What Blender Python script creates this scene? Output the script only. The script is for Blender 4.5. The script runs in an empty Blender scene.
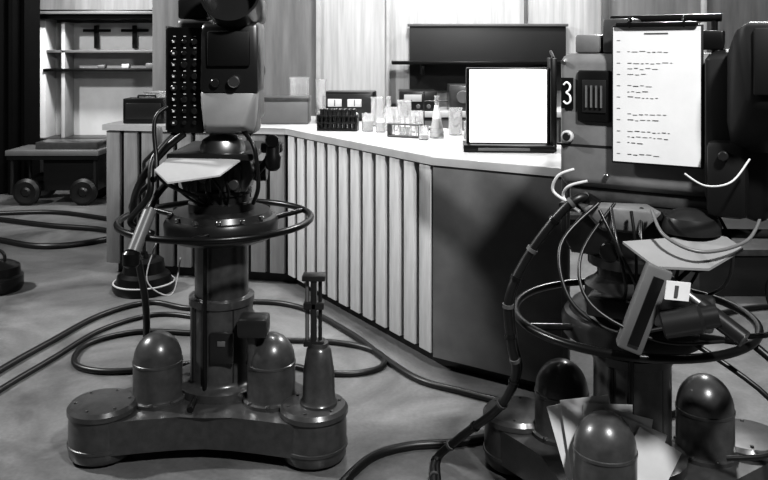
import bpy, bmesh, math, random
from mathutils import Vector, Matrix, Euler
random.seed(7)
sc = bpy.context.scene
D = bpy.data
R = math.radians

# ---------------------------------------------------------------- materials
def mat(name, v, rough=0.5, metal=0.0, var=0.12, scale=6.0, bump=0.0, vec=(1,1,1), spec=0.5, emit=0.0, alpha=None, coat=0.0):
    m = D.materials.new(name); m.use_nodes = True
    nt = m.node_tree; b = nt.nodes['Principled BSDF']
    b.inputs['Roughness'].default_value = rough
    b.inputs['Metallic'].default_value = metal
    b.inputs['Specular IOR Level'].default_value = spec
    b.inputs['Coat Weight'].default_value = coat
    b.inputs['Coat Roughness'].default_value = .15
    tc = nt.nodes.new('ShaderNodeTexCoord'); mp = nt.nodes.new('ShaderNodeMapping')
    mp.inputs['Scale'].default_value = vec
    nz = nt.nodes.new('ShaderNodeTexNoise'); nz.inputs['Scale'].default_value = scale
    nz.inputs['Detail'].default_value = 6; nz.inputs['Roughness'].default_value = .6
    rp = nt.nodes.new('ShaderNodeValToRGB')
    a = max(0, v*(1-var)); c = min(1, v*(1+var))
    rp.color_ramp.elements[0].position = .3; rp.color_ramp.elements[1].position = .7
    rp.color_ramp.elements[0].color = (a, a, a, 1); rp.color_ramp.elements[1].color = (c, c, c, 1)
    L = nt.links.new
    L(tc.outputs['Object'], mp.inputs['Vector']); L(mp.outputs['Vector'], nz.inputs['Vector'])
    L(nz.outputs['Fac'], rp.inputs['Fac']); L(rp.outputs['Color'], b.inputs['Base Color'])
    if bump:
        bp = nt.nodes.new('ShaderNodeBump'); bp.inputs['Strength'].default_value = bump
        bp.inputs['Distance'].default_value = .01
        L(nz.outputs['Fac'], bp.inputs['Height']); L(bp.outputs['Normal'], b.inputs['Normal'])
    if emit:
        b.inputs['Emission Color'].default_value = (1, 1, 1, 1); b.inputs['Emission Strength'].default_value = emit
    if alpha is not None:
        b.inputs['Transmission Weight'].default_value = alpha
    return m

M_black = mat('black_enamel', .006, .3, spec=.35)
M_dark = mat('dark_grey_enamel', .017, .3, spec=.4)
M_mid = mat('hammered_grey_paint', .045, .32, bump=.05, scale=30, coat=.25, var=.25)
M_grey = mat('grey_paint', .11, .4)
M_body = mat('camera_body_grey', .14, .38, var=.22, scale=9)
M_light = mat('light_grey_paint', .42, .5)
M_white = mat('white_paint', .75, .55, var=.06)
M_chrome = mat('worn_chrome', .6, .18, metal=1.0)
M_steel = mat('brushed_steel', .35, .35, metal=1.0)
M_rubber = mat('rubber_cable', .006, .42)
M_tie = mat('cable_tie_tape', .07, .6)
M_paper = mat('paper', .56, .8, var=.06)
M_page = mat('script_paper', .62, .8, var=.1)
M_ink = mat('printed_ink', .06, .8)
M_glass = mat('clear_glass', .9, .05, var=.02, alpha=.85)
M_milk = mat('milky_liquid', .7, .3, var=.03)
M_screen = mat('lit_diffuser', .85, .5, var=.01, emit=.75)
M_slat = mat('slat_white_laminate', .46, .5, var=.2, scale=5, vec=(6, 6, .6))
M_slat_shade = mat('slat_shaded_laminate', .17, .5, var=.2, scale=5, vec=(6, 6, .6))  # slat laminate darkened: shade on the side run is put into the colour
M_gap = mat('counter_carcass_dark', .012, .6)
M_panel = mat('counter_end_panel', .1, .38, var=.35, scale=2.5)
M_top = mat('counter_top_laminate', .34, .3, var=.12)
M_wall = mat('wall_veneer_light', .42, .55, var=.22, scale=3, vec=(7, 7, .35))
M_wallg = mat('wall_flat_grey', .16, .6, var=.3, scale=2, vec=(5, 5, .5))
M_wallw = mat('alcove_white', .55, .6, var=.15, scale=2)
M_drape = mat('black_drape', .004, .95, spec=.1)
M_board = mat('blackboard', .01, .5)
M_lens = mat('lens_glass', .003, .12, spec=.3)
M_hood = mat('rubber_hood_black', .005, .55, spec=.3)

def floor_mat():
    m = D.materials.new('studio_floor_lino'); m.use_nodes = True
    nt = m.node_tree; b = nt.nodes['Principled BSDF']; L = nt.links.new
    tc = nt.nodes.new('ShaderNodeTexCoord')
    n1 = nt.nodes.new('ShaderNodeTexNoise'); n1.inputs['Scale'].default_value = 1.3; n1.inputs['Detail'].default_value = 10
    n1.inputs['Roughness'].default_value = .66; n1.inputs['Distortion'].default_value = 1.2
    n2 = nt.nodes.new('ShaderNodeTexNoise'); n2.inputs['Scale'].default_value = 60; n2.inputs['Detail'].default_value = 4
    r1 = nt.nodes.new('ShaderNodeValToRGB')
    r1.color_ramp.elements[0].position = .3; r1.color_ramp.elements[0].color = (.065, .065, .065, 1)
    r1.color_ramp.elements[1].position = .7; r1.color_ramp.elements[1].color = (.2, .2, .2, 1)
    mx = nt.nodes.new('ShaderNodeMix'); mx.data_type = 'RGBA'; mx.blend_type = 'OVERLAY'
    mx.inputs[0].default_value = .25
    L(tc.outputs['Object'], n1.inputs['Vector']); L(tc.outputs['Object'], n2.inputs['Vector'])
    L(n1.outputs['Fac'], r1.inputs['Fac']); L(r1.outputs['Color'], mx.inputs[6]); L(n2.outputs['Fac'], mx.inputs[7])
    L(mx.outputs[2], b.inputs['Base Color'])
    rr = nt.nodes.new('ShaderNodeMapRange'); rr.inputs[3].default_value = .24; rr.inputs[4].default_value = .45
    L(n1.outputs['Fac'], rr.inputs[0]); L(rr.outputs[0], b.inputs['Roughness'])
    return m
M_floor = floor_mat()

# ---------------------------------------------------------------- helpers
def finish(bm, name, m, parent=None, loc=(0,0,0), rot=(0,0,0), smooth=True, ang=38):
    me = D.meshes.new(name)
    bmesh.ops.recalc_face_normals(bm, faces=bm.faces)
    bm.to_mesh(me); bm.free()
    me.materials.append(m)
    if smooth:
        for p in me.polygons: p.use_smooth = True
        me.set_sharp_from_angle(angle=R(ang))
    o = D.objects.new(name, me); sc.collection.objects.link(o)
    o.location = loc; o.rotation_euler = rot
    if parent: o.parent = parent
    return o

def empty(name, loc=(0,0,0), rot=(0,0,0), parent=None):
    o = D.objects.new(name, None); sc.collection.objects.link(o)
    o.empty_display_size = .1
    o.location = loc; o.rotation_euler = rot
    if parent: o.parent = parent
    return o

def box(p, name, size, loc, m, rot=(0,0,0), bev=.004, seg=2):
    bm = bmesh.new(); bmesh.ops.create_cube(bm, size=1)
    bmesh.ops.scale(bm, vec=size, verts=bm.verts)
    bev = min(bev, min(size)*.45)
    if bev > 0:
        bmesh.ops.bevel(bm, geom=bm.edges[:], offset=bev, segments=seg, affect='EDGES', profile=.5)
    return finish(bm, name, m, p, loc, rot)

def bx(p, name, x0, x1, y0, y1, z0, z1, m, bev=.004, rot=(0,0,0), seg=2):
    return box(p, name, (x1-x0, y1-y0, z1-z0), ((x0+x1)/2, (y0+y1)/2, (z0+z1)/2), m, rot, bev, seg)

def lathe(p, name, prof, loc, m, rot=(0,0,0), seg=36):
    bm = bmesh.new(); rings = []
    for r, z in prof:
        if r < 1e-5: rings.append([bm.verts.new((0, 0, z))])
        else: rings.append([bm.verts.new((r*math.cos(2*math.pi*i/seg), r*math.sin(2*math.pi*i/seg), z)) for i in range(seg)])
    for a, b in zip(rings, rings[1:]):
        for i in range(seg):
            j = (i+1) % seg
            if len(a) == 1 and len(b) == 1: continue
            if len(a) == 1: bm.faces.new((a[0], b[i], b[j]))
            elif len(b) == 1: bm.faces.new((a[i], a[j], b[0]))
            else: bm.faces.new((a[i], a[j], b[j], b[i]))
    if len(rings[0]) > 1: bm.faces.new(rings[0][::-1])
    if len(rings[-1]) > 1: bm.faces.new(rings[-1])
    return finish(bm, name, m, p, loc, rot)

def cyl(p, name, r, h, loc, m, rot=(0,0,0), seg=28, bev=None):
    b = min(.004, r*.2, h*.2) if bev is None else bev
    return lathe(p, name, [(r-b, 0), (r, b), (r, h-b), (r-b, h)], loc, m, rot, seg)

def catmull(pts, sub, closed=False):
    P = [Vector(q) for q in pts]; n = len(P); out = []
    rng = range(n) if closed else range(n-1)
    for i in rng:
        if closed: a, b, c, d = P[(i-1) % n], P[i], P[(i+1) % n], P[(i+2) % n]
        else: a, b, c, d = P[max(i-1, 0)], P[i], P[i+1], P[min(i+2, n-1)]
        for k in range(sub):
            t = k/sub
            out.append(.5*((2*b)+(c-a)*t+(2*a-5*b+4*c-d)*t*t+(3*b-a-3*c+d)*t**3))
    if not closed: out.append(P[-1])
    return out

def sweep(p, name, pts, r, m, sub=8, seg=10, closed=False, loc=(0,0,0), rot=(0,0,0), bm=None):
    C = catmull(pts, sub, closed); n = len(C)
    own = bm is None
    if own: bm = bmesh.new()
    up = None; rings = []
    for i in range(n):
        if closed: t = (C[(i+1) % n]-C[i-1])
        else: t = C[min(i+1, n-1)]-C[max(i-1, 0)]
        if t.length < 1e-9: t = Vector((0, 0, 1))
        t.normalize()
        if up is None:
            up = Vector((0, 0, 1)) if abs(t.z) < .9 else Vector((1, 0, 0))
        up = (up - t*up.dot(t))
        if up.length < 1e-6: up = t.orthogonal()
        up.normalize(); s = t.cross(up)
        rings.append([bm.verts.new(C[i]+r*(math.cos(2*math.pi*k/seg)*up+math.sin(2*math.pi*k/seg)*s)) for k in range(seg)])
    m_ = n if closed else n-1
    for i in range(m_):
        a, b = rings[i], rings[(i+1) % n]
        for k in range(seg):
            j = (k+1) % seg
            bm.faces.new((a[k], a[j], b[j], b[k]))
    if not closed:
        bm.faces.new(rings[0][::-1]); bm.faces.new(rings[-1])
    if own: return finish(bm, name, m, p, loc, rot, ang=60)

def rod(p, name, a, b, r, m, seg=14):
    return sweep(p, name, [a, b], r, m, sub=1, seg=seg)

def ringm(p, name, R0, r, loc, m, rot=(0,0,0)):
    pts = [(R0*math.cos(2*math.pi*i/56), R0*math.sin(2*math.pi*i/56), 0) for i in range(56)]
    return sweep(p, name, pts, r, m, sub=1, seg=12, closed=True, loc=loc, rot=rot)

def prism(p, name, poly, z0, z1, m, bev=0, loc=(0,0,0), rot=(0,0,0)):
    bm = bmesh.new()
    lo = [bm.verts.new((x, y, z0)) for x, y in poly]; hi = [bm.verts.new((x, y, z1)) for x, y in poly]
    n = len(poly)
    bm.faces.new(lo[::-1]); top = bm.faces.new(hi)
    for i in range(n):
        bm.faces.new((lo[i], lo[(i+1) % n], hi[(i+1) % n], hi[i]))
    if bev:
        bmesh.ops.bevel(bm, geom=list(top.edges), offset=bev, segments=3, affect='EDGES', profile=.5)
    return finish(bm, name, m, p, loc, rot)

def hull(p, name, pts, m, bev=.006):
    bm = bmesh.new()
    for q in pts: bm.verts.new(q)
    bmesh.ops.convex_hull(bm, input=bm.verts[:])
    bmesh.ops.dissolve_limit(bm, angle_limit=R(2), verts=bm.verts[:], edges=bm.edges[:])
    if bev: bmesh.ops.bevel(bm, geom=bm.edges[:], offset=bev, segments=2, affect='EDGES', profile=.5)
    return finish(bm, name, m, p)

def multi_box(p, name, items, m):
    bm = bmesh.new()
    for s, l in items:
        r = bmesh.ops.create_cube(bm, size=1)
        bmesh.ops.scale(bm, vec=s, verts=r['verts']); bmesh.ops.translate(bm, vec=l, verts=r['verts'])
    return finish(bm, name, m, p, smooth=False)

# ---------------------------------------------------------------- room shell
bx(None, 'floor', -7, 7, -2, 10, -.1, 0, M_floor, bev=0)
bx(None, 'wall_back', -2.05, -.62, 7.6, 7.75, 0, 4, M_wallg, bev=0)
bx(None, 'wall_back_veneer', -.62, 2.05, 7.55, 7.75, 0, 4, M_wall, bev=0)
bx(None, 'wall_back_grey', 2.05, 6.9, 7.45, 7.75, 0, 4, M_wallg, bev=0)
bx(None, 'wall_alcove', -6.9, -1.9, 8.95, 9.1, 0, 4, M_wallg, bev=0)
bx(None, 'wall_alcove_side', -2.2, -2.05, 7.6, 8.95, 0, 4, M_wallg, bev=0)
bx(None, 'wall_left', -7, -6.9, 1, 9.1, 0, 4, M_wallg, bev=0)
bx(None, 'wall_right', 6.9, 7, 1, 7.75, 0, 4, M_wallg, bev=0)
bx(None, 'trim_1', .02, .05, 7.5, 7.56, 0, 4, M_light, bev=.004)
bx(None, 'trim_2', -.64, -.6, 7.52, 7.6, 0, 4, M_light, bev=.004)
bx(None, 'trim_3', 1.32, 1.35, 7.52, 7.56, 0, 4, M_grey, bev=.003)
bx(None, 'trim_4', 2.03, 2.08, 7.4, 7.47, 0, 4, M_grey, bev=.004)
bx(None, 'trim_5', 2.95, 2.99, 7.4, 7.46, 0, 4, M_light, bev=.004)
bx(None, 'baseboard_back', -2.05, 6.9, 7.38, 7.44, 0, .1, M_dark, bev=.004)

# drape
bm = bmesh.new(); prev = None
for i in range(121):
    x = -5.9+2.3*i/120; y = 8.3+.06*math.sin(i*.75)+.02*math.sin(i*1.9)
    a = bm.verts.new((x, y, .01)); b = bm.verts.new((x, y, 3.9))
    if prev: bm.faces.new((prev[0], a, b, prev[1]))
    prev = (a, b)
finish(bm, 'stage_drape', M_drape, ang=80)

# ---------------------------------------------------------------- alcove shelving
g = empty('wall_shelving_unit', (-3.05, 8.6, 0))
bx(g, 'back_panel', -.62, .8, .25, .3, .45, 1.8, M_wallw)
bx(g, 'post_1', -.72, -.58, -.02, .28, 0, 1.83, M_white)
bx(g, 'post_2', .8, .86, 0, .3, 0, 1.83, M_light)
bx(g, 'inner_post', -.42, -.38, .0, .26, .4, 1.8, M_light)
bx(g, 'top_beam', -.78, .86, -.1, .3, 1.83, 1.93, M_black)
bx(g, 'top_beam_lip', -.78, .86, -.14, -.1, 1.88, 1.91, M_grey)
bx(g, 'shelf_1', -.6, .8, 0, .26, 1.47, 1.5, M_grey)
bx(g, 'shelf_2', -.6, .8, -.04, .26, 1.27, 1.3, M_black)
bx(g, 'bench_top', -.72, .86, -.1, .26, .5, .56, M_dark)
bx(g, 'bench_front', -.7, .84, -.06, .26, 0, .5, M_mid)
for k, xx in enumerate((-.12, .3)):
    bx(g, f'bracket_bar_{k}', xx-.15, xx+.15, .22, .25, 1.7, 1.73, M_black, bev=.002)
    bx(g, f'bracket_stem_{k}', xx-.02, xx+.02, .2, .25, 1.52, 1.77, M_black, bev=.002)
for k in range(3):
    bx(g, f'jar_{k}', -.05+k*.26, .03+k*.26, .05, .13, 1.301, 1.34+.01*(k % 3), M_light if k % 2 else M_grey, bev=.01)

# cart
g = empty('equipment_trolley', (-3.2, 7.95, 0))
bx(g, 'deck', -.45, .45, -.25, .25, .48, .53, M_grey)
bx(g, 'rail', -.44, .44, -.24, .24, .44, .48, M_black)
bx(g, 'cabinet', -.1, .43, -.2, .2, .14, .44, M_black)
for sx in (-.4, .4):
    for sy in (-.2, .2):
        rod(g, 'leg', (sx, sy, .1), (sx, sy, .45), .018, M_dark)
for k, sx in enumerate((-.25, .3)):
    for sy in (-.22, .16):
        lathe(g, 'wheel', [(.03, -.04), (.1, -.04), (.13, -.02), (.13, .02), (.1, .04), (.05, .03), (.03, .05)], (sx, sy, .131), M_rubber, (R(90), 0, 0))
bx(g, 'equipment_case', -.2, .4, -.15, .15, .53, .6, M_mid)

# ---------------------------------------------------------------- blackboard, wall shelf, back bench
g = empty('blackboard', (.97, 7.5, 0))
bx(g, 'board', -.73, .73, -.03, .02, 1.12, 1.72, M_board)
bx(g, 'frame_top', -.75, .75, -.045, .02, 1.72, 1.745, M_grey)
g2 = empty('wall_shelf', (.9, 7.3, 0))
bx(g2, 'board', -.83, .8, -.15, .19, 1.37, 1.4, M_black)
for sx in (-.55, .55): bx(g2, 'bracket', sx-.015, sx+.015, -.1, .17, 1.28, 1.37, M_black)

g = empty('back_bench', (.9, 7.05, 0))
bx(g, 'top', -1.0, 1.7, -.3, .3, .93, .98, M_light)
bx(g, 'carcass', -.97, 1.67, -.26, .3, .06, .93, M_mid)
bx(g, 'plinth', -.9, 1.6, -.2, .28, 0, .06, M_black)
for k in range(5): bx(g, f'door_{k}', -.94+k*.52, -.46+k*.52, -.28, -.26, .1, .9, M_grey)
g = empty('oscilloscope', (.72, 6.95, .981))
bx(g, 'case', -.16, .12, -.15, .2, 0, .22, M_mid, bev=.01)
cyl(g, 'tube_face', .055, .02, (-.05, -.15, .12), M_grey, (R(90), 0, 0))
for k in range(3): cyl(g, f'knob_{k}', .012, .03, (.07, -.15, .05+.06*k), M_black, (R(90), 0, 0))
g = empty('signal_generator', (.3, 6.95, .981))
bx(g, 'case', -.17, .15, -.15, .2, 0, .17, M_dark, bev=.01)
bx(g, 'scale', -.13, .02, -.157, -.15, .08, .14, M_light, bev=.002)
for k in range(3): cyl(g, f'knob_{k}', .018, .03, (-.1+.09*k, -.15, .04), M_grey, (R(90), 0, 0))

# ---------------------------------------------------------------- counter
Dp, C, A, B = (-1.88, 5.38), (-.62, 5.1), (.23, 3.75), (.777, 3.38)
Bk, K, Dk = (.95, 4.2), (-.17, 6.0), (-1.8, 6.25)
poly = [Dp, C, A, B, Bk, K, Dk]
def offset_poly(poly, d):
    out = []; n = len(poly)
    for i in range(n):
        p0, p1, p2 = Vector(poly[i-1]), Vector(poly[i]), Vector(poly[(i+1) % n])
        e1 = (p1-p0).normalized(); e2 = (p2-p1).normalized()
        n1 = Vector((e1.y, -e1.x)); n2 = Vector((e2.y, -e2.x))
        b = (n1+n2).normalized(); out.append(tuple(p1+b*d/max(.3, b.dot(n1))))
    return out
g = empty('laboratory_counter')
prism(g, 'carcass', offset_poly(poly, -.03), .07, .962, M_gap)
prism(g, 'plinth', offset_poly(poly, -.07), 0, .07, M_black)
prism(g, 'counter_top', offset_poly(poly, .012), .962, 1.0, M_top, bev=.004)
def slats(P0, P1, n, name, frac=.72, m=None):
    P0, P1 = Vector(P0), Vector(P1); e = P1-P0; L = e.length; e.normalize()
    nr = Vector((e.y, -e.x)); ang = math.atan2(e.y, e.x); w = L/n
    for i in range(n):
        c = P0+e*(w*(i+.5))-nr*.014
        box(g, f'{name}_{i}', (w*frac, .032, .885), (c.x, c.y, .515), m or M_slat, (0, 0, ang), .003)
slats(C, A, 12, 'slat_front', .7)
slats(Dp, C, 10, 'slat_side', .76, M_slat_shade)
e = Vector(B)-Vector(A); ang = math.atan2(e.y, e.x); nr = Vector((e.y, -e.x)).normalized()
mid = (Vector(A)+Vector(B))/2-nr*.012
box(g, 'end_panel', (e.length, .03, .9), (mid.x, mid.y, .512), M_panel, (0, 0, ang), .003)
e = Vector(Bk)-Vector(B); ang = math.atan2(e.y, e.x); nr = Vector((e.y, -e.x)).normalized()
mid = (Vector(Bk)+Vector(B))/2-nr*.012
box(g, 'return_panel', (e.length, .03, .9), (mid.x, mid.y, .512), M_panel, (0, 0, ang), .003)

ZT = 1.001
g = empty('light_box', (.615, 3.98, ZT), (0, 0, R(-4)))
bx(g, 'base', -.22, .22, -.09, .1, 0, .035, M_black)
bx(g, 'housing', -.205, .205, -.02, .09, .035, .41, M_black, bev=.006)
bx(g, 'diffuser', -.19, .19, -.026, -.015, .04, .402, M_screen, bev=.003)
bx(g, 'side_post', .205, .235, -.05, .09, 0, .46, M_black)
rod(g, 'stay', (.22, -.04, .46), (.22, .06, .49), .008, M_black)
bx(g, 'name_strip', -.15, .1, -.093, -.085, .008, .022, M_grey, bev=.001)

# meter instrument
g = empty('laboratory_meter', (-.245, 5.72, ZT), (0, 0, R(-6)))
bx(g, 'case', -.18, .18, -.1, .12, 0, .205, M_black, bev=.01)
bx(g, 'face', -.165, .165, -.108, -.1, .02, .19, M_dark)
for k, xx in enumerate((-.09, .05)):
    bx(g, f'dial_{k}', xx-.05, xx+.05, -.114, -.106, .1, .155, M_light)
    bx(g, f'needle_{k}', xx-.003, xx+.003, -.117, -.112, .105, .15, M_ink, bev=0)
for k in range(5): cyl(g, f'knob_{k}', .012, .025, (-.13+.065*k, -.108, .05), M_light, (R(90), 0, 0))
# test tube rack
g = empty('test_tube_rack', (-.285, 4.96, ZT), (0, 0, R(-8)))
bx(g, 'bottom', -.125, .125, -.04, .04, 0, .015, M_black)
bx(g, 'tier_1', -.125, .125, -.04, .04, .045, .055, M_black)
bx(g, 'tier_2', -.125, .125, -.04, .04, .085, .095, M_black)
for sx in (-.12, .12): bx(g, 'end', sx-.006, sx+.006, -.04, .04, 0, .1, M_black)
for k in range(8):
    for yy in (-.02, .02):
        cyl(g, 'tube', .010, .105, (-.1+.0286*k, yy, .016), M_dark, seg=12)
        cyl(g, 'stopper', .0115, .014, (-.1+.0286*k, yy, .121), M_dark, seg=12)

def beaker(x, y, r, h, fill, name='beaker'):
    g = empty(name, (x, y, ZT))
    lathe(g, 'glass', [(0, 0), (r*.9, 0), (r, r*.15), (r, h*.95), (r*1.12, h), (r*1.05, h), (r*.93, h*.94), (r*.93, r*.2), (0, .006)], (0, 0, 0), M_glass, seg=24)
    if fill: lathe(g, 'liquid', [(0, .008), (r*.88, .008), (r*.9, h*fill), (0, h*fill)], (0, 0, 0), M_milk, seg=24)
def flask(x, y, r, h, fill=.5):
    g = empty('erlenmeyer_flask', (x, y, ZT))
    lathe(g, 'glass', [(0, 0), (r*.92, 0), (r, .01), (r*.97, .03), (r*.32, h*.68), (r*.3, h*.95), (r*.4, h), (r*.3, h), (r*.24, h*.95), (r*.27, h*.68), (r*.9, .03), (0, .005)], (0, 0, 0), M_glass, seg=24)
    lathe(g, 'liquid', [(0, .008), (r*.88, .01), (r*.86, .032), (r*(.9-.6*fill), h*.66*fill+.03), (0, h*.66*fill+.03)], (0, 0, 0), M_milk, seg=24)
flask(.30, 4.55, .042, .24, .98)
beaker(-.1, 4.9, .035, .11, .6); beaker(-.02, 4.85, .03, .09, .7); beaker(.05, 4.95, .04, .14, 0)
beaker(.13, 4.72, .035, .1, .5); beaker(.2, 4.85, .04, .13, .3); beaker(.42, 4.7, .04, .16, 0)
beaker(.22, 4.45, .028, .075, .4); beaker(.13, 5.1, .045, .18, 0); flask(.03, 5.15, .05, .2, .3)
beaker(-.04, 5.25, .045, .19, 0, 'measuring_cylinder'); beaker(.48, 4.5, .03, .1, .5)
beaker(-1.62, 5.75, .1, .2, .8, 'glass_jar'); beaker(-.62, 5.85, .07, .3, 0, 'bell_jar'); beaker(-.43, 5.45, .035, .3, .1, 'measuring_cylinder')
g = empty('retort_stand', (.25, 5.0, ZT))
bx(g, 'base', -.06, .06, -.04, .04, 0, .012, M_dark); rod(g, 'rod', (0, 0, .01), (0, 0, .24), .004, M_dark)
rod(g, 'clamp', (0, 0, .18), (.09, -.01, .18), .004, M_dark); ringm(g, 'ring', .028, .004, (.118, -.01, .18), M_dark)
g = empty('pipette_rack', (.12, 4.58, ZT), (0, 0, R(-25)))
bx(g, 'base', -.1, .1, -.03, .03, 0, .01, M_mid); bx(g, 'tier', -.1, .1, -.03, .03, .07, .078, M_mid)
for sx in (-.095, .095): bx(g, 'end', sx-.005, sx+.005, -.03, .03, 0, .08, M_mid)
for k in range(5): rod(g, f'pipette_{k}', (-.07+.035*k, 0, .01), (-.07+.035*k, 0, .12), .006, M_glass)

g = empty('equipment_box', (-.66, 5.48, ZT))
bx(g, 'case', -.17, .15, -.1, .12, 0, .17, M_grey, bev=.008); bx(g, 'lid', -.172, .152, -.102, .122, .15, .18, M_mid)
g = empty('instrument_case', (-1.63, 5.5, ZT))
bx(g, 'case', -.14, .14, -.08, .09, 0, .17, M_black, bev=.008); bx(g, 'panel', -.12, .12, -.088, -.08, .03, .14, M_dark)
rod(g, 'handle', (-.06, 0, .185), (.06, 0, .185), .007, M_dark)
for sx in (-.06, .06): rod(g, 'handle_post', (sx, 0, .165), (sx, 0, .187), .006, M_dark)

g = empty('stage_riser', (2.45, 5.2, 0))
bx(g, 'deck', -.55, .75, -.35, .5, .25, .29, M_mid); bx(g, 'skirt', -.53, .73, -.33, .48, 0, .25, M_dark)

g = empty('microphone_stand', (-1.5, 5.0, 0))
lathe(g, 'base', [(.18, 0), (.19, .02), (.19, .05), (.17, .06), (.16, .1), (.13, .12), (.12, .19), (.1, .2), (.03, .2), (.02, .24)], (0, 0, 0), M_black)
ringm(g, 'base_trim', .183, .006, (0, 0, .055), M_light)
rod(g, 'pole', (0, 0, .15), (0, 0, .8), .012, M_dark)
rod(g, 'boom', (0, 0, .8), (.1, -.02, .9), .012, M_dark)
lathe(g, 'microphone', [(.012, 0), (.02, .02), (.022, .1), (.015, .12), (0, .125)], (.1, -.02, .9), M_grey)
g = empty('stage_weight', (-2.42, 5.0, 0))
lathe(g, 'disc', [(.14, 0), (.155, .02), (.155, .09), (.14, .1), (.135, .15), (.1, .17), (.04, .18), (.02, .19)], (0, 0, 0), M_black)
ringm(g, 'handle', .05, .01, (0, 0, .2), M_dark, (R(90), 0, 0))

# ---------------------------------------------------------------- pedestals
def pedestal(root, feet, ringz, dome_r=.25, rad=.44, domeang=None, ringx=0):
    fr = .115
    pts = []
    for i, a in enumerate(feet):
        b = feet[(i+1) % 3]
        d = (b-a) % 360
        for k in (-75, -40, 0, 40, 75):
            aa = R(a+k)
            pts.append((rad*math.cos(R(a))+fr*.98*math.cos(aa), rad*math.sin(R(a))+fr*.98*math.sin(aa)))
        pts.append((.265*math.cos(R(a+d/2)), .265*math.sin(R(a+d/2))))
    sm = [(q.x, q.y) for q in catmull([(x, y, 0) for x, y in pts], 4, True)]
    prism(root, 'base_casting', sm, .045, .165, M_mid, bev=.015)
    for i, a in enumerate(feet):
        x, y = rad*math.cos(R(a)), rad*math.sin(R(a))
        lathe(root, f'wheel_housing_{i}', [(.112, .012), (.118, .02), (.12, .05), (.124, .052), (.124, .062), (.12, .064), (.12, .13), (.118, .165), (.125, .168), (.125, .185), (.114, .198), (.03, .204), (0, .204)], (x, y, 0), M_mid)
        cyl(root, f'caster_{i}', .05, .03, (x, y, .0), M_rubber)
        for q in range(6):
            w = R(q*60+15); cyl(root, 'cap_bolt', .006, .007, (x+.095*math.cos(w), y+.095*math.sin(w), .197), M_mid, seg=8)
        da = domeang[i] if domeang else a
        x, y = dome_r*math.cos(R(da)), dome_r*math.sin(R(da))
        pr = [(.105, .16), (.105, .178), (.096, .182), (.092, .19), (.092, .305), (.094, .307), (.094, .315), (.091, .317)]
        for t in range(1, 10):
            pr.append((.091*math.cos(R(10*t)), .317+.105*math.sin(R(10*t))))
        lathe(root, f'balance_cylinder_{i}', pr, (x, y, 0), M_mid)
        for q in range(8):
            w = R(q*45); cyl(root, 'bolt', .008, .01, (x+.1*math.cos(w), y+.1*math.sin(w), .176), M_mid, seg=8)
    top = ringz-.07
    lathe(root, 'column', [(.17, .16), (.17, .195), (.135, .2), (.125, .21), (.122, .22), (.122, .5), (.128, .503), (.128, .53), (.105, .535), (.105, top)], (0, 0, 0), M_mid)
    lathe(root, 'drum', [(.12, top-.02), (.2, top), (.222, top+.015), (.225, ringz-.01), (.215, ringz+.01), (.2, ringz+.015), (.19, ringz+.035), (.09, ringz+.045)], (0, 0, 0), M_dark)
    rod(root, 'column_conduit', (-.04, -.122, .2), (-.04, -.122, top), .008, M_black)
    for xx in (-.09, .06): rod(root, 'column_rib', (xx, -.125+abs(xx)*.5, .22), (xx, -.125+abs(xx)*.5, .5), .01, M_dark)
    ringm(root, 'steering_ring', .375, .013, (ringx, 0, ringz), M_black)
    for k in range(3):
        w = R(feet[0]+60+120*k)
        rod(root, f'spoke_{k}', (.2*math.cos(w), .2*math.sin(w), ringz-.02), (ringx+.375*math.cos(w), .375*math.sin(w), ringz), .011, M_black)

# ---- left camera
T = empty('television_camera', (-.645, 3.18, 0))
pedestal(T, (208, 329, 87), .83, rad=.452, ringx=-.022)
lathe(T, 'badge', [(.022, 0), (.022, .004), (0, .005)], (.13, -.262, .115), M_light, (R(90), 0, R(8)), seg=16)
lathe(T, 'post_socket', [(.068, .19), (.068, .21), (.06, .22), (.057, .32), (.045, .4), (.035, .41), (.035, .425)], (.405, -.235, 0), M_mid)
rod(T, 'post_rod_a', (.362, -.235, .42), (.362, -.235, .67), .007, M_grey)
rod(T, 'post_rod_b', (.41, -.235, .41), (.41, -.235, .67), .007, M_dark)
bx(T, 'post_head', .35, .425, -.26, -.21, .55, .575, M_dark); bx(T, 'post_cap', .345, .43, -.265, -.205, .655, .675, M_dark)
bx(T, 'post_foot', .35, .425, -.26, -.21, .415, .435, M_dark)
bx(T, 'post_slide', .377, .397, -.26, -.22, .43, .66, M_dark)
bx(T, 'valve_box', .10, .21, -.22, -.12, .43, .5, M_dark, bev=.01); rod(T, 'valve_arm', (.15, -.17, .3), (.15, -.17, .45), .02, M_mid)
bx(T, 'column_plate', -.02, .07, -.132, -.115, .3, .42, M_dark); bx(T, 'column_label', 0.01, .04, -.135, -.13, .37, .39, M_grey, bev=.001)
rod(T, 'pedal_lever', (-.06, -.2, .2), (-.06, -.27, .19), .012, M_black)
for k in range(6):
    w = R(200+k*26); cyl(T, 'drum_bolt', .01, .015, (.2*math.cos(w), .2*math.sin(w), .845), M_steel, seg=8)
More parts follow.
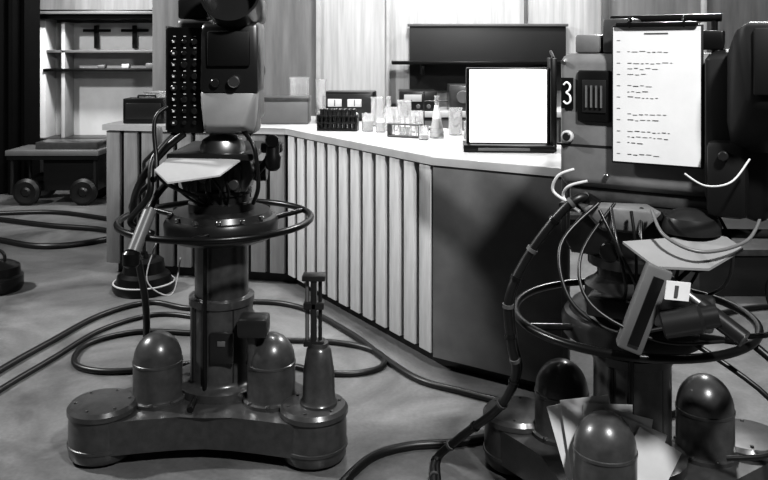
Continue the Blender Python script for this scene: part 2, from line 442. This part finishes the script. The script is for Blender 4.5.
# pan and tilt head
lathe(T, 'pan_base', [(.1, .86), (.13, .87), (.13, .9), (.11, .905), (.11, .93), (.12, .935), (.12, .95), (.085, .96), (.085, .99)], (0, 0, 0), M_dark)
prism(T, 'tilt_cradle', [(-.13, .0), (.11, .0), (.14, .06), (.12, .15), (-.12, .15), (-.15, .06)], -.09, .09, M_mid, rot=(R(90), 0, 0), loc=(0, 0, .95), bev=.008)
for k in range(4):
    bx(T, f'cradle_rib_{k}', -.095+.055*k, -.07+.055*k, -.12, -.085, .955, 1.06, M_mid)
cyl(T, 'tilt_lock', .03, .03, (-.04, -.1, 1.02), M_grey, (R(90), 0, 0)); cyl(T, 'tilt_lock', .022, .03, (.07, -.1, .985), M_steel, (R(90), 0, 0))
cyl(T, 'tilt_drag_knob', .04, .05, (.13, 0, 1.02), M_black, (0, R(90), 0)); cyl(T, 'tilt_lock', .035, .05, (-.18, 0, 1.02), M_grey, (0, R(90), 0))
lathe(T, 'tilt_dome', [(.085, 0), (.085, .02), (.075, .045), (.045, .062), (0, .068)], (.03, -.13, 1.115), M_steel)
bx(T, 'mount_plate', -.16, .16, -.22, .22, 1.09, 1.115, M_dark)
hull(T, 'script_shelf', [(-.17, -.34, 1.075), (-.115, -.37, 1.035), (.06, -.33, 1.055), (.12, -.2, 1.1), (-.15, -.2, 1.105), (-.17, -.34, 1.069), (-.115, -.37, 1.029), (.06, -.33, 1.049), (.12, -.2, 1.093), (-.15, -.2, 1.098)], M_light, bev=0)
# body
bx(T, 'camera_body', -.15, .10, -.12, .48, 1.19, 1.62, M_body, bev=.02, seg=3)
bx(T, 'rear_lower_housing', -.03, .17, -.2, -.08, 1.185, 1.33, M_grey, bev=.02)
hull(T, 'rear_apron', [(-.03, -.25, 1.35), (.18, -.25, 1.35), (-.01, -.27, 1.22), (.13, -.27, 1.22), (-.03, -.18, 1.36), (.18, -.18, 1.36), (-.03, -.18, 1.185), (.165, -.18, 1.185)], mat('apron_grey', .26, .4), bev=.012)
bx(T, 'control_panel', -.165, -.03, -.2, -.1, 1.19, 1.585, M_black, bev=.006)
its = []
for r_ in range(8):
    for c_ in range(3):
        cyl(T, 'panel_knob', .008 if (r_+c_) % 3 else .012, .016, (-.135+.038*c_, -.2, 1.23+.043*r_), M_dark, (R(90), 0, 0), seg=14)
        its.append(((.009, .002, .003), (-.135+.038*c_, -.201, 1.25+.043*r_)))
        if (r_*3+c_) % 3 == 0: its.append(((.007, .003, .007), (-.135+.038*c_, -.217, 1.23+.043*r_)))
multi_box(T, 'panel_legends', its, M_white)
bx(T, 'panel_edge', -.172, -.163, -.19, -.1, 1.2, 1.59, M_grey, bev=.002)
# viewfinder
hull(T, 'viewfinder_housing', [(-.03, -.26, 1.34), (.19, -.26, 1.34), (-.03, -.24, 1.6), (.18, -.24, 1.6), (-.03, 0, 1.34), (.17, 0, 1.34), (-.02, 0, 1.64), (.16, 0, 1.64)], M_dark, bev=.018)
bx(T, 'viewfinder_mask', .0, .155, -.268, -.252, 1.44, 1.57, M_hood, bev=.012)
lathe(T, 'viewfinder_hood', [(.085, 0), (.1, .01), (.1, .03), (.105, .035), (.11, .14), (.1, .14), (.09, .05)], (.09, -.16, 1.66), M_dark, (R(70), 0, 0), seg=32)
bx(T, 'hood_mount', .0, .18, -.2, .0, 1.6, 1.7, M_black, bev=.02)
cyl(T, 'focus_knob', .022, .03, (.1, -.255, 1.385), M_steel, (R(90), 0, 0)); cyl(T, 'meter', .016, .02, (.03, -.255, 1.38), M_dark, (R(90), 0, 0))
bx(T, 'top_case', -.15, -.04, -.1, .2, 1.62, 1.7, M_dark, bev=.01)
rod(T, 'carry_handle', (-.1, -.05, 1.74), (-.1, .3, 1.74), .012, M_black)
for yy in (-.05, .3): rod(T, 'handle_post', (-.1, yy, 1.62), (-.1, yy, 1.74), .01, M_black)
lathe(T, 'lens_barrel', [(.06, 0), (.075, .01), (.075, .12), (.085, .13), (.09, .22), (.08, .22), (.06, .2), (0, .19)], (-.02, .48, 1.4), M_black, (R(-90), 0, 0))
# handles
sweep(T, 'pan_handle', [(.13, -.02, 1.0), (.2, -.1, 1.08), (.225, -.2, 1.11), (.24, -.26, 1.13)], .014, M_black)
lathe(T, 'zoom_grip', [(.015, 0), (.026, .01), (.03, .05), (.024, .06), (.026, .1), (.015, .12)], (.24, -.26, 1.06), M_black)
cyl(T, 'zoom_crank', .024, .02, (.24, -.27, 1.17), M_black, (R(90), 0, 0)); bx(T, 'grip_box', .19, .27, -.24, -.19, 1.12, 1.16, M_black, bev=.01)
sweep(T, 'focus_handle', [(-.16, -.05, 1.02), (-.2, -.2, .96), (-.22, -.32, .86), (-.24, -.38, .78)], .013, M_dark)
rod(T, 'handle_grip', (-.205, -.27, .92), (-.235, -.37, .79), .024, M_grey)
lathe(T, 'grip_end', [(.02, 0), (.03, .01), (.03, .05), (.02, .06)], (-.24, -.38, .74), M_black)
def cab(T, pts, r=.011, m=M_rubber, n='camera_cable'): return sweep(T, n, pts, r, m, sub=8)
cab(T, [(-.1, -.2, 1.19), (-.17, -.2, 1.13), (-.25, -.2, 1.03), (-.32, -.1, .9), (-.33, -.02, .7), (-.31, .02, .5), (-.33, .1, .3), (-.4, .25, .1), (-.46, .4, .02), (-.5, .6, .016)], .014)
cab(T, [(-.13, -.15, 1.2), (-.2, -.25, 1.1), (-.2, -.3, .98), (-.3, -.2, .86), (-.2, -.26, .83)], .012)
cab(T, [(.12, -.2, 1.2), (.17, -.25, 1.14), (.18, -.22, 1.0), (.15, -.15, .92)], .008)
cab(T, [(-.14, -.18, 1.3), (-.2, -.22, 1.25), (-.19, -.25, 1.12), (-.16, -.28, 1.03), (-.05, -.2, .95)], .008)
cab(T, [(-.17, -.3, .82), (-.2, -.33, .68), (-.12, -.3, .62), (-.1, -.25, .74)], .0025, M_light, 'thin_wire')
for k in range(4):
    cyl(T, 'cable_tie', .018, .012, (-.322-.002*k, -.085+.025*k, .88-.07*k), M_tie)
cab(T, [(-.15, -.1, 1.08), (-.3, -.05, .95), (-.36, .0, .87), (-.3, .05, .84)], .01)
for k in range(5):
    x0 = -.12+.05*k
    cab(T, [(x0, -.1, 1.1), (x0+random.uniform(-.04, .04), -.15, 1.03), (x0*.8+random.uniform(-.05, .05), -.15, .97), (x0*.5, -.1, .9)], .005, M_black, 'head_wiring')

# ---- right camera
T = empty('television_camera', (.806, 2.6, 0))
pedestal(T, (137, 245, 15), .64, domeang=(135, 236, 12), dome_r=.265)
H = empty('camera_head', (-.236, .02, 0), (0, 0, R(-32)), T)
bx(H, 'camera_body', 0, .52, 0, .5, 1.055, 1.49, M_body, bev=.035, seg=4)
bx(H, 'body_seam', -.003, .523, -.002, .5, 1.19, 1.196, M_dark, bev=0)
bx(H, 'body_skirt', .03, .5, .02, .46, 1.01, 1.06, M_mid, bev=.015)
bx(H, 'number_plate', .012, .052, -.006, .0, 1.31, 1.41, M_black, bev=.001)
sweep(H, 'number_three', [(.022, -.008, 1.387), (.032, -.008, 1.395), (.043, -.008, 1.385), (.04, -.008, 1.37), (.031, -.008, 1.362), (.042, -.008, 1.352), (.044, -.008, 1.335), (.033, -.008, 1.325), (.021, -.008, 1.334)], .0035, M_white, sub=5, seg=8)
bx(H, 'switch_panel', .066, .178, -.012, .01, 1.27, 1.435, M_black, bev=.008)
bx(H, 'switch_inset', .085, .162, -.016, -.01, 1.3, 1.405, M_dark, bev=.003)
multi_box(H, 'switches', [((.005, .01, .07), (.1+.016*k, -.018, 1.352)) for k in range(4)], M_grey)
cyl(H, 'port_plug', .02, .02, (.035, 0, 1.22), M_light, (R(90), 0, 0)); cyl(H, 'port_centre', .013, .024, (.035, 0, 1.22), M_dark, (R(90), 0, 0))
cyl(H, 'screw_a', .008, .01, (.02, 0, 1.46), M_steel, (R(90), 0, 0)); cyl(H, 'screw_b', .008, .01, (.16, 0, 1.1), M_steel, (R(90), 0, 0))
# clipboard
bx(H, 'clipboard', .184, .454, -.03, -.018, 1.148, 1.577, M_dark, bev=.004)
bx(H, 'shot_sheet', .19, .448, -.034, -.0305, 1.155, 1.57, M_paper, bev=0)
M_ink2 = mat('pencil_grey', .2, .8)
its = [((.07, .001, .004), (.32, -.0347, 1.55))]; its2 = []
for k in range(21):
    z = 1.53-.0175*k
    if k % 2 == 0: its2.append(((.01, .001, .0018), (.207, -.0347, z)))
    if k % 4 != 3 and random.random() > .15:
        x = .235
        for w in range(random.randint(3, 8)):
            L_ = random.uniform(.005, .018)
            (its if random.random() > .75 else its2).append(((L_, .001, .0018), (x+L_/2, -.0347, z+random.uniform(-.002, .002)))); x += L_+.006
multi_box(H, 'shot_list_text', its, M_ink); multi_box(H, 'shot_list_notes', its2, M_ink2)
bx(H, 'clip_bar', .2, .44, -.045, -.02, 1.57, 1.585, M_black)
for k, xx in enumerate((.24, .4)): ringm(H, f'clip_ring_{k}', .014, .004, (xx, -.03, 1.585), M_black, (0, R(90), 0))
# top fittings
bx(H, 'top_unit', .05, .13, .02, .3, 1.49, 1.55, M_body, bev=.008)
bx(H, 'top_rail', .14, .5, .03, .07, 1.5, 1.56, M_black, bev=.008)
rod(H, 'top_handle', (.14, .12, 1.6), (.48, .12, 1.6), .013, M_black)
for xx in (.16, .46): rod(H, 'handle_post', (xx, .12, 1.48), (xx, .12, 1.6), .01, M_black)
bx(H, 'top_box', .14, .24, .02, .2, 1.49, 1.6, M_mid, bev=.008)
# viewfinder side
hull(H, 'viewfinder_housing', [(.46, -.06, 1.06), (.46, -.06, 1.49), (.62, -.03, 1.0), (.64, -.03, 1.5), (.46, .3, 1.02), (.46, .3, 1.5), (.64, .3, 1.02), (.64, .3, 1.54)], M_hood, bev=.02)
hull(H, 'viewfinder_hood', [(.60, -.2, 1.36), (.52, -.06, 1.2), (.57, -.2, 1.58), (.52, -.05, 1.5), (.76, -.16, 1.32), (.64, -.02, 1.2), (.76, -.16, 1.58), (.64, 0, 1.55)], M_hood, bev=.02)
bx(H, 'hood_opening', .61, .74, -.196, -.182, 1.38, 1.56, M_hood, bev=.005, rot=(0, 0, R(12)))
bx(H, 'lower_viewfinder_box', .47, .58, -.085, .05, 1.02, 1.24, M_hood, bev=.02)
cyl(H, 'viewfinder_knob', .014, .02, (.52, -.085, 1.2), M_dark, (R(90), 0, 0))
lathe(H, 'lens_barrel', [(.07, 0), (.09, .01), (.09, .15), (.1, .16), (.105, .26), (.095, .26), (.07, .23), (0, .22)], (.22, .5, 1.28), M_black, (R(-90), 0, 0))
# tilt cradle and head
lathe(T, 'pan_base', [(.1, .66), (.15, .68), (.15, .74), (.13, .75), (.11, .77), (.11, .8), (.14, .81), (.14, .84), (.08, .85)], (0, 0, 0), M_dark)
prism(T, 'tilt_cradle', [(-.17, .0), (.17, .0), (.2, .05), (.12, .15), (-.12, .15), (-.2, .05)], -.1, .1, M_mid, rot=(R(90), 0, R(-32)), loc=(0, 0, .84), bev=.01)
hull(T, 'cradle_cheek', [(-.2, -.12, 1.02), (.02, -.24, 1.02), (-.14, -.15, .95), (-.04, -.21, .95), (-.2, -.05, 1.02), (.02, -.1, 1.02), (-.12, -.08, .93), (0, -.1, .93)], M_body, bev=.008)
cyl(T, 'tilt_disc', .085, .03, (.12, -.22, .93), M_dark, (R(90), 0, R(-32))); cyl(T, 'tilt_disc_hub', .03, .05, (.12, -.23, .93), M_steel, (R(90), 0, R(-32)))
lathe(T, 'tilt_dome', [(.085, 0), (.085, .02), (.075, .045), (.045, .062), (0, .068)], (.1, -.24, .965), M_dark)
cyl(T, 'drag_knob', .03, .04, (-.12, -.2, .9), M_black, (R(90), 0, R(-32)))
bx(T, 'mount_plate', -.18, .22, -.16, .2, .985, 1.01, M_dark, rot=(0, 0, R(-32)))
hull(T, 'script_shelf', [(-.12, -.3, .95), (-.06, -.4, .905), (.08, -.42, .905), (.2, -.36, .945), (.18, -.27, .965), (-.12, -.3, .943), (-.06, -.4, .898), (.08, -.42, .898), (.2, -.36, .938), (.18, -.27, .958)], mat('shelf_grey', .2, .45), bev=0)
box(T, 'handle_bracket', (.07, .05, .25), (-.085, -.38, .785), M_grey, (0, R(20), R(-10)), .008)
box(T, 'bracket_slot', (.03, .006, .2), (-.088, -.409, .783), M_black, (0, R(20), R(-10)), .002)
lathe(T, 'zoom_motor', [(.03, 0), (.038, .005), (.038, .1), (.03, .11), (.03, .15), (0, .152)], (-.05, -.42, .75), M_dark, (0, R(75), R(-15)))
bx(T, 'cue_card', -.055, .015, -.46, -.457, .83, .88, M_page, bev=0, rot=(0, R(8), R(10)))
bx(T, 'cue_card_slots', -.03, -.02, -.464, -.458, .84, .87, M_ink, bev=0, rot=(0, R(8), R(10)))
rod(T, 'pan_bar', (-.04, -.3, .88), (.14, -.5, .74), .014, M_steel); rod(T, 'pan_bar_grip', (.06, -.41, .8), (.14, -.5, .74), .024, M_dark)
rod(T, 'pan_bar_right', (.2, -.2, .95), (.38, -.35, .98), .014, M_dark)
box(T, 'counterweight_block', (.16, .12, .08), (.07, -.27, .74), M_mid, (0, 0, R(-25)), .01)
box(T, 'counterweight_block_b', (.14, .1, .06), (-.1, -.12, .71), M_dark, (0, 0, R(-25)), .01)
cab(T, [(-.2, -.05, 1.12), (-.25, -.05, 1.1), (-.265, -.04, 1.05), (-.22, -.08, 1.02), (-.18, -.1, 1.03)], .005, M_light, 'white_hose')
cab(T, [(-.17, -.1, 1.09), (-.225, -.08, 1.07), (-.235, -.06, 1.03), (-.2, -.12, 1.0)], .005, M_light, 'white_hose')
cab(T, [(-.02, -.25, 1.03), (-.02, -.36, .98), (.06, -.42, .95), (.2, -.38, .97), (.28, -.3, 1.03)], .005, M_grey, 'grey_lead')
cab(T, [(-.15, -.15, 1.03), (-.28, -.22, .92), (-.27, -.3, .78), (-.15, -.33, .7), (.0, -.3, .7)], .006)
cab(T, [(-.1, -.15, 1.03), (-.23, -.26, .9), (-.22, -.34, .78), (-.05, -.4, .7), (.15, -.35, .68)], .005)
cab(T, [(.3, -.3, 1.05), (.33, -.38, .95), (.25, -.4, .85), (.28, -.38, .72), (.2, -.25, .66)], .008)
cab(T, [(.05, -.13, .66), (.3, -.3, .5), (.33, -.3, .35), (.2, -.25, .3)], .008)
cab(T, [(.3, -.1, .62), (.42, -.25, .5), (.4, -.3, .38), (.45, -.28, .3)], .012)
cab(T, [(.02, -.4, 1.16), (.07, -.42, 1.13), (.14, -.42, 1.14), (.2, -.4, 1.2)], .003, M_light, 'thin_wire')
for k in range(9):
    x0 = -.16+.045*k
    cab(T, [(x0, -.15-.1*random.random(), 1.02), (x0+random.uniform(-.05, .05), -.25, .92), (x0*.8+random.uniform(-.07, .07), -.23, .8), (x0*.5, -.15, .72)], random.choice((.005, .007)), random.choice((M_black, M_dark)), 'head_wiring')
# script pages tucked in front of the column
for k, (a, dx, dz) in enumerate(((-16, -.055, .0), (-8, -.03, .015), (2, .02, .0), (12, .055, -.02), (22, .08, -.045), (32, .11, -.075))):
    box(T, f'script_page_{k}', (.15, .0015, .24), (-.145+dx, -.15-.012*k, .3+dz), M_page, (R(-10), R(a), R(-6+3*(k % 3))), 0)

# main bundled cable from the right camera
bund = [(.66, 2.5, 1.02), (.6, 2.46, 1.045), (.53, 2.47, .98), (.44, 2.5, .84), (.39, 2.5, .72), (.4, 2.52, .58), (.42, 2.55, .47), (.385, 2.65, .32), (.27, 2.83, .13), (.19, 2.89, .022), (.174, 2.73, .017), (.18, 2.5, .017)]
G = empty('cable_bundle', (-.806, -2.6, 0), parent=T)
sweep(G, 'sheath', bund, .0145, M_rubber, sub=10)
sweep(G, 'second_cable', [(x+.014, y+.012, z+.004) for x, y, z in bund], .009, M_rubber, sub=10)
cc = catmull(bund, 10)
for i in range(6, len(cc)-4, 7):
    a, b = cc[i], cc[i+1]
    rod(G, 'binding', tuple(a), tuple(a+(b-a).normalized()*.012), .018, M_tie if i % 2 else M_black)

# ---------------------------------------------------------------- floor cables
def fc(pts, r=.015, z0=None):
    z0 = r if z0 is None else z0
    sweep(None, 'floor_cable', [(p[0], p[1], p[2] if len(p) > 2 else z0) for p in pts], r, M_rubber, sub=8, seg=10)
fc([(-1.84, 3.3), (-1.78, 3.72), (-1.70, 4.07), (-1.59, 4.48), (-1.38, 4.71), (-1.10, 4.6), (-.79, 4.72), (-.485, 4.62), (-.18, 4.2), (.005, 3.85), (.163, 3.6), (.37, 3.46), (.6, 3.3), (.72, 3.1)])
fc([(-1.75, 3.1), (-1.68, 3.51), (-1.6, 3.85), (-1.5, 4.26), (-1.28, 4.5), (-1.0, 4.42), (-.8, 4.2), (-.7, 3.95)], .013)
fc([(-1.0, 4.2), (-1.3, 4.22), (-1.5, 4.05), (-1.47, 3.8), (-1.3, 3.7), (-1.05, 3.74), (-.67, 3.86), (-.25, 3.68), (-.04, 3.72), (.0, 3.86), (-.1, 4.0), (-.3, 4.08), (-.63, 4.12), (-.8, 4.3)], .014)
fc([(-.22, 2.55), (-.12, 2.79), (-.03, 2.93), (.1, 3.0), (.25, 3.02), (.38, 3.06), (.6, 3.15), (.9, 3.2), (1.3, 3.3)], .016)
fc([(-3.6, 7.05), (-3.35, 6.98), (-2.81, 6.74), (-2.35, 6.6), (-2.12, 6.38), (-2.3, 6.12), (-2.6, 6.03), (-3.03, 6.25), (-3.5, 6.5)], .022)
fc([(-4.0, 7.2), (-3.5, 7.25), (-3.0, 7.3), (-2.4, 7.0), (-2.0, 6.7)], .02)
fc([(1.3, 3.9), (1.6, 4.3), (2.1, 4.6), (2.6, 4.65)], .016)

# ---------------------------------------------------------------- lights
def area(name, loc, tgt, size, e, spread=None):
    l = D.lights.new(name, 'AREA'); l.shape = 'DISK'; l.size = size; l.energy = e
    if spread: l.spread = R(spread)
    o = D.objects.new(name, l); sc.collection.objects.link(o); o.location = loc
    o.rotation_euler = (Vector(tgt)-Vector(loc)).to_track_quat('-Z', 'Y').to_euler()
area('key_light', (-4.6, 3.9, 4.2), (-.2, 3.9, .5), .35, 330)
area('back_light', (2.6, 6.6, 4.4), (0, 3.2, .3), .4, 190)
area('wall_light', (.5, 5.8, 3.9), (.6, 7.6, 1.5), .6, 58, 120)
area('alcove_light', (-2.9, 7.5, 3.2), (-3.0, 8.9, 1.2), .5, 50, 110)
area('front_light', (1.2, .2, 3.8), (.8, 2.6, 1.1), .3, 80, 110)
area('counter_light', (-.1, 4.5, 4.0), (0.1, 4.9, 1.0), .3, 42, 70)
w = D.worlds.new('studio_ambient'); sc.world = w; w.use_nodes = True
w.node_tree.nodes['Background'].inputs[0].default_value = (.5, .5, .5, 1)
w.node_tree.nodes['Background'].inputs[1].default_value = .05

# ---------------------------------------------------------------- camera
cd = D.cameras.new('view_camera'); cd.sensor_width = 36; cd.lens = 37.5; cd.shift_y = -190/768
co = D.objects.new('view_camera', cd); sc.collection.objects.link(co)
co.location = (0, 0, 1.5); co.rotation_euler = (R(90), 0, 0); cd.clip_start = .05
sc.camera = co
sc.view_settings.view_transform = 'Standard'
try: sc.view_settings.look = 'Medium High Contrast'
except Exception as ex: print('look', ex)
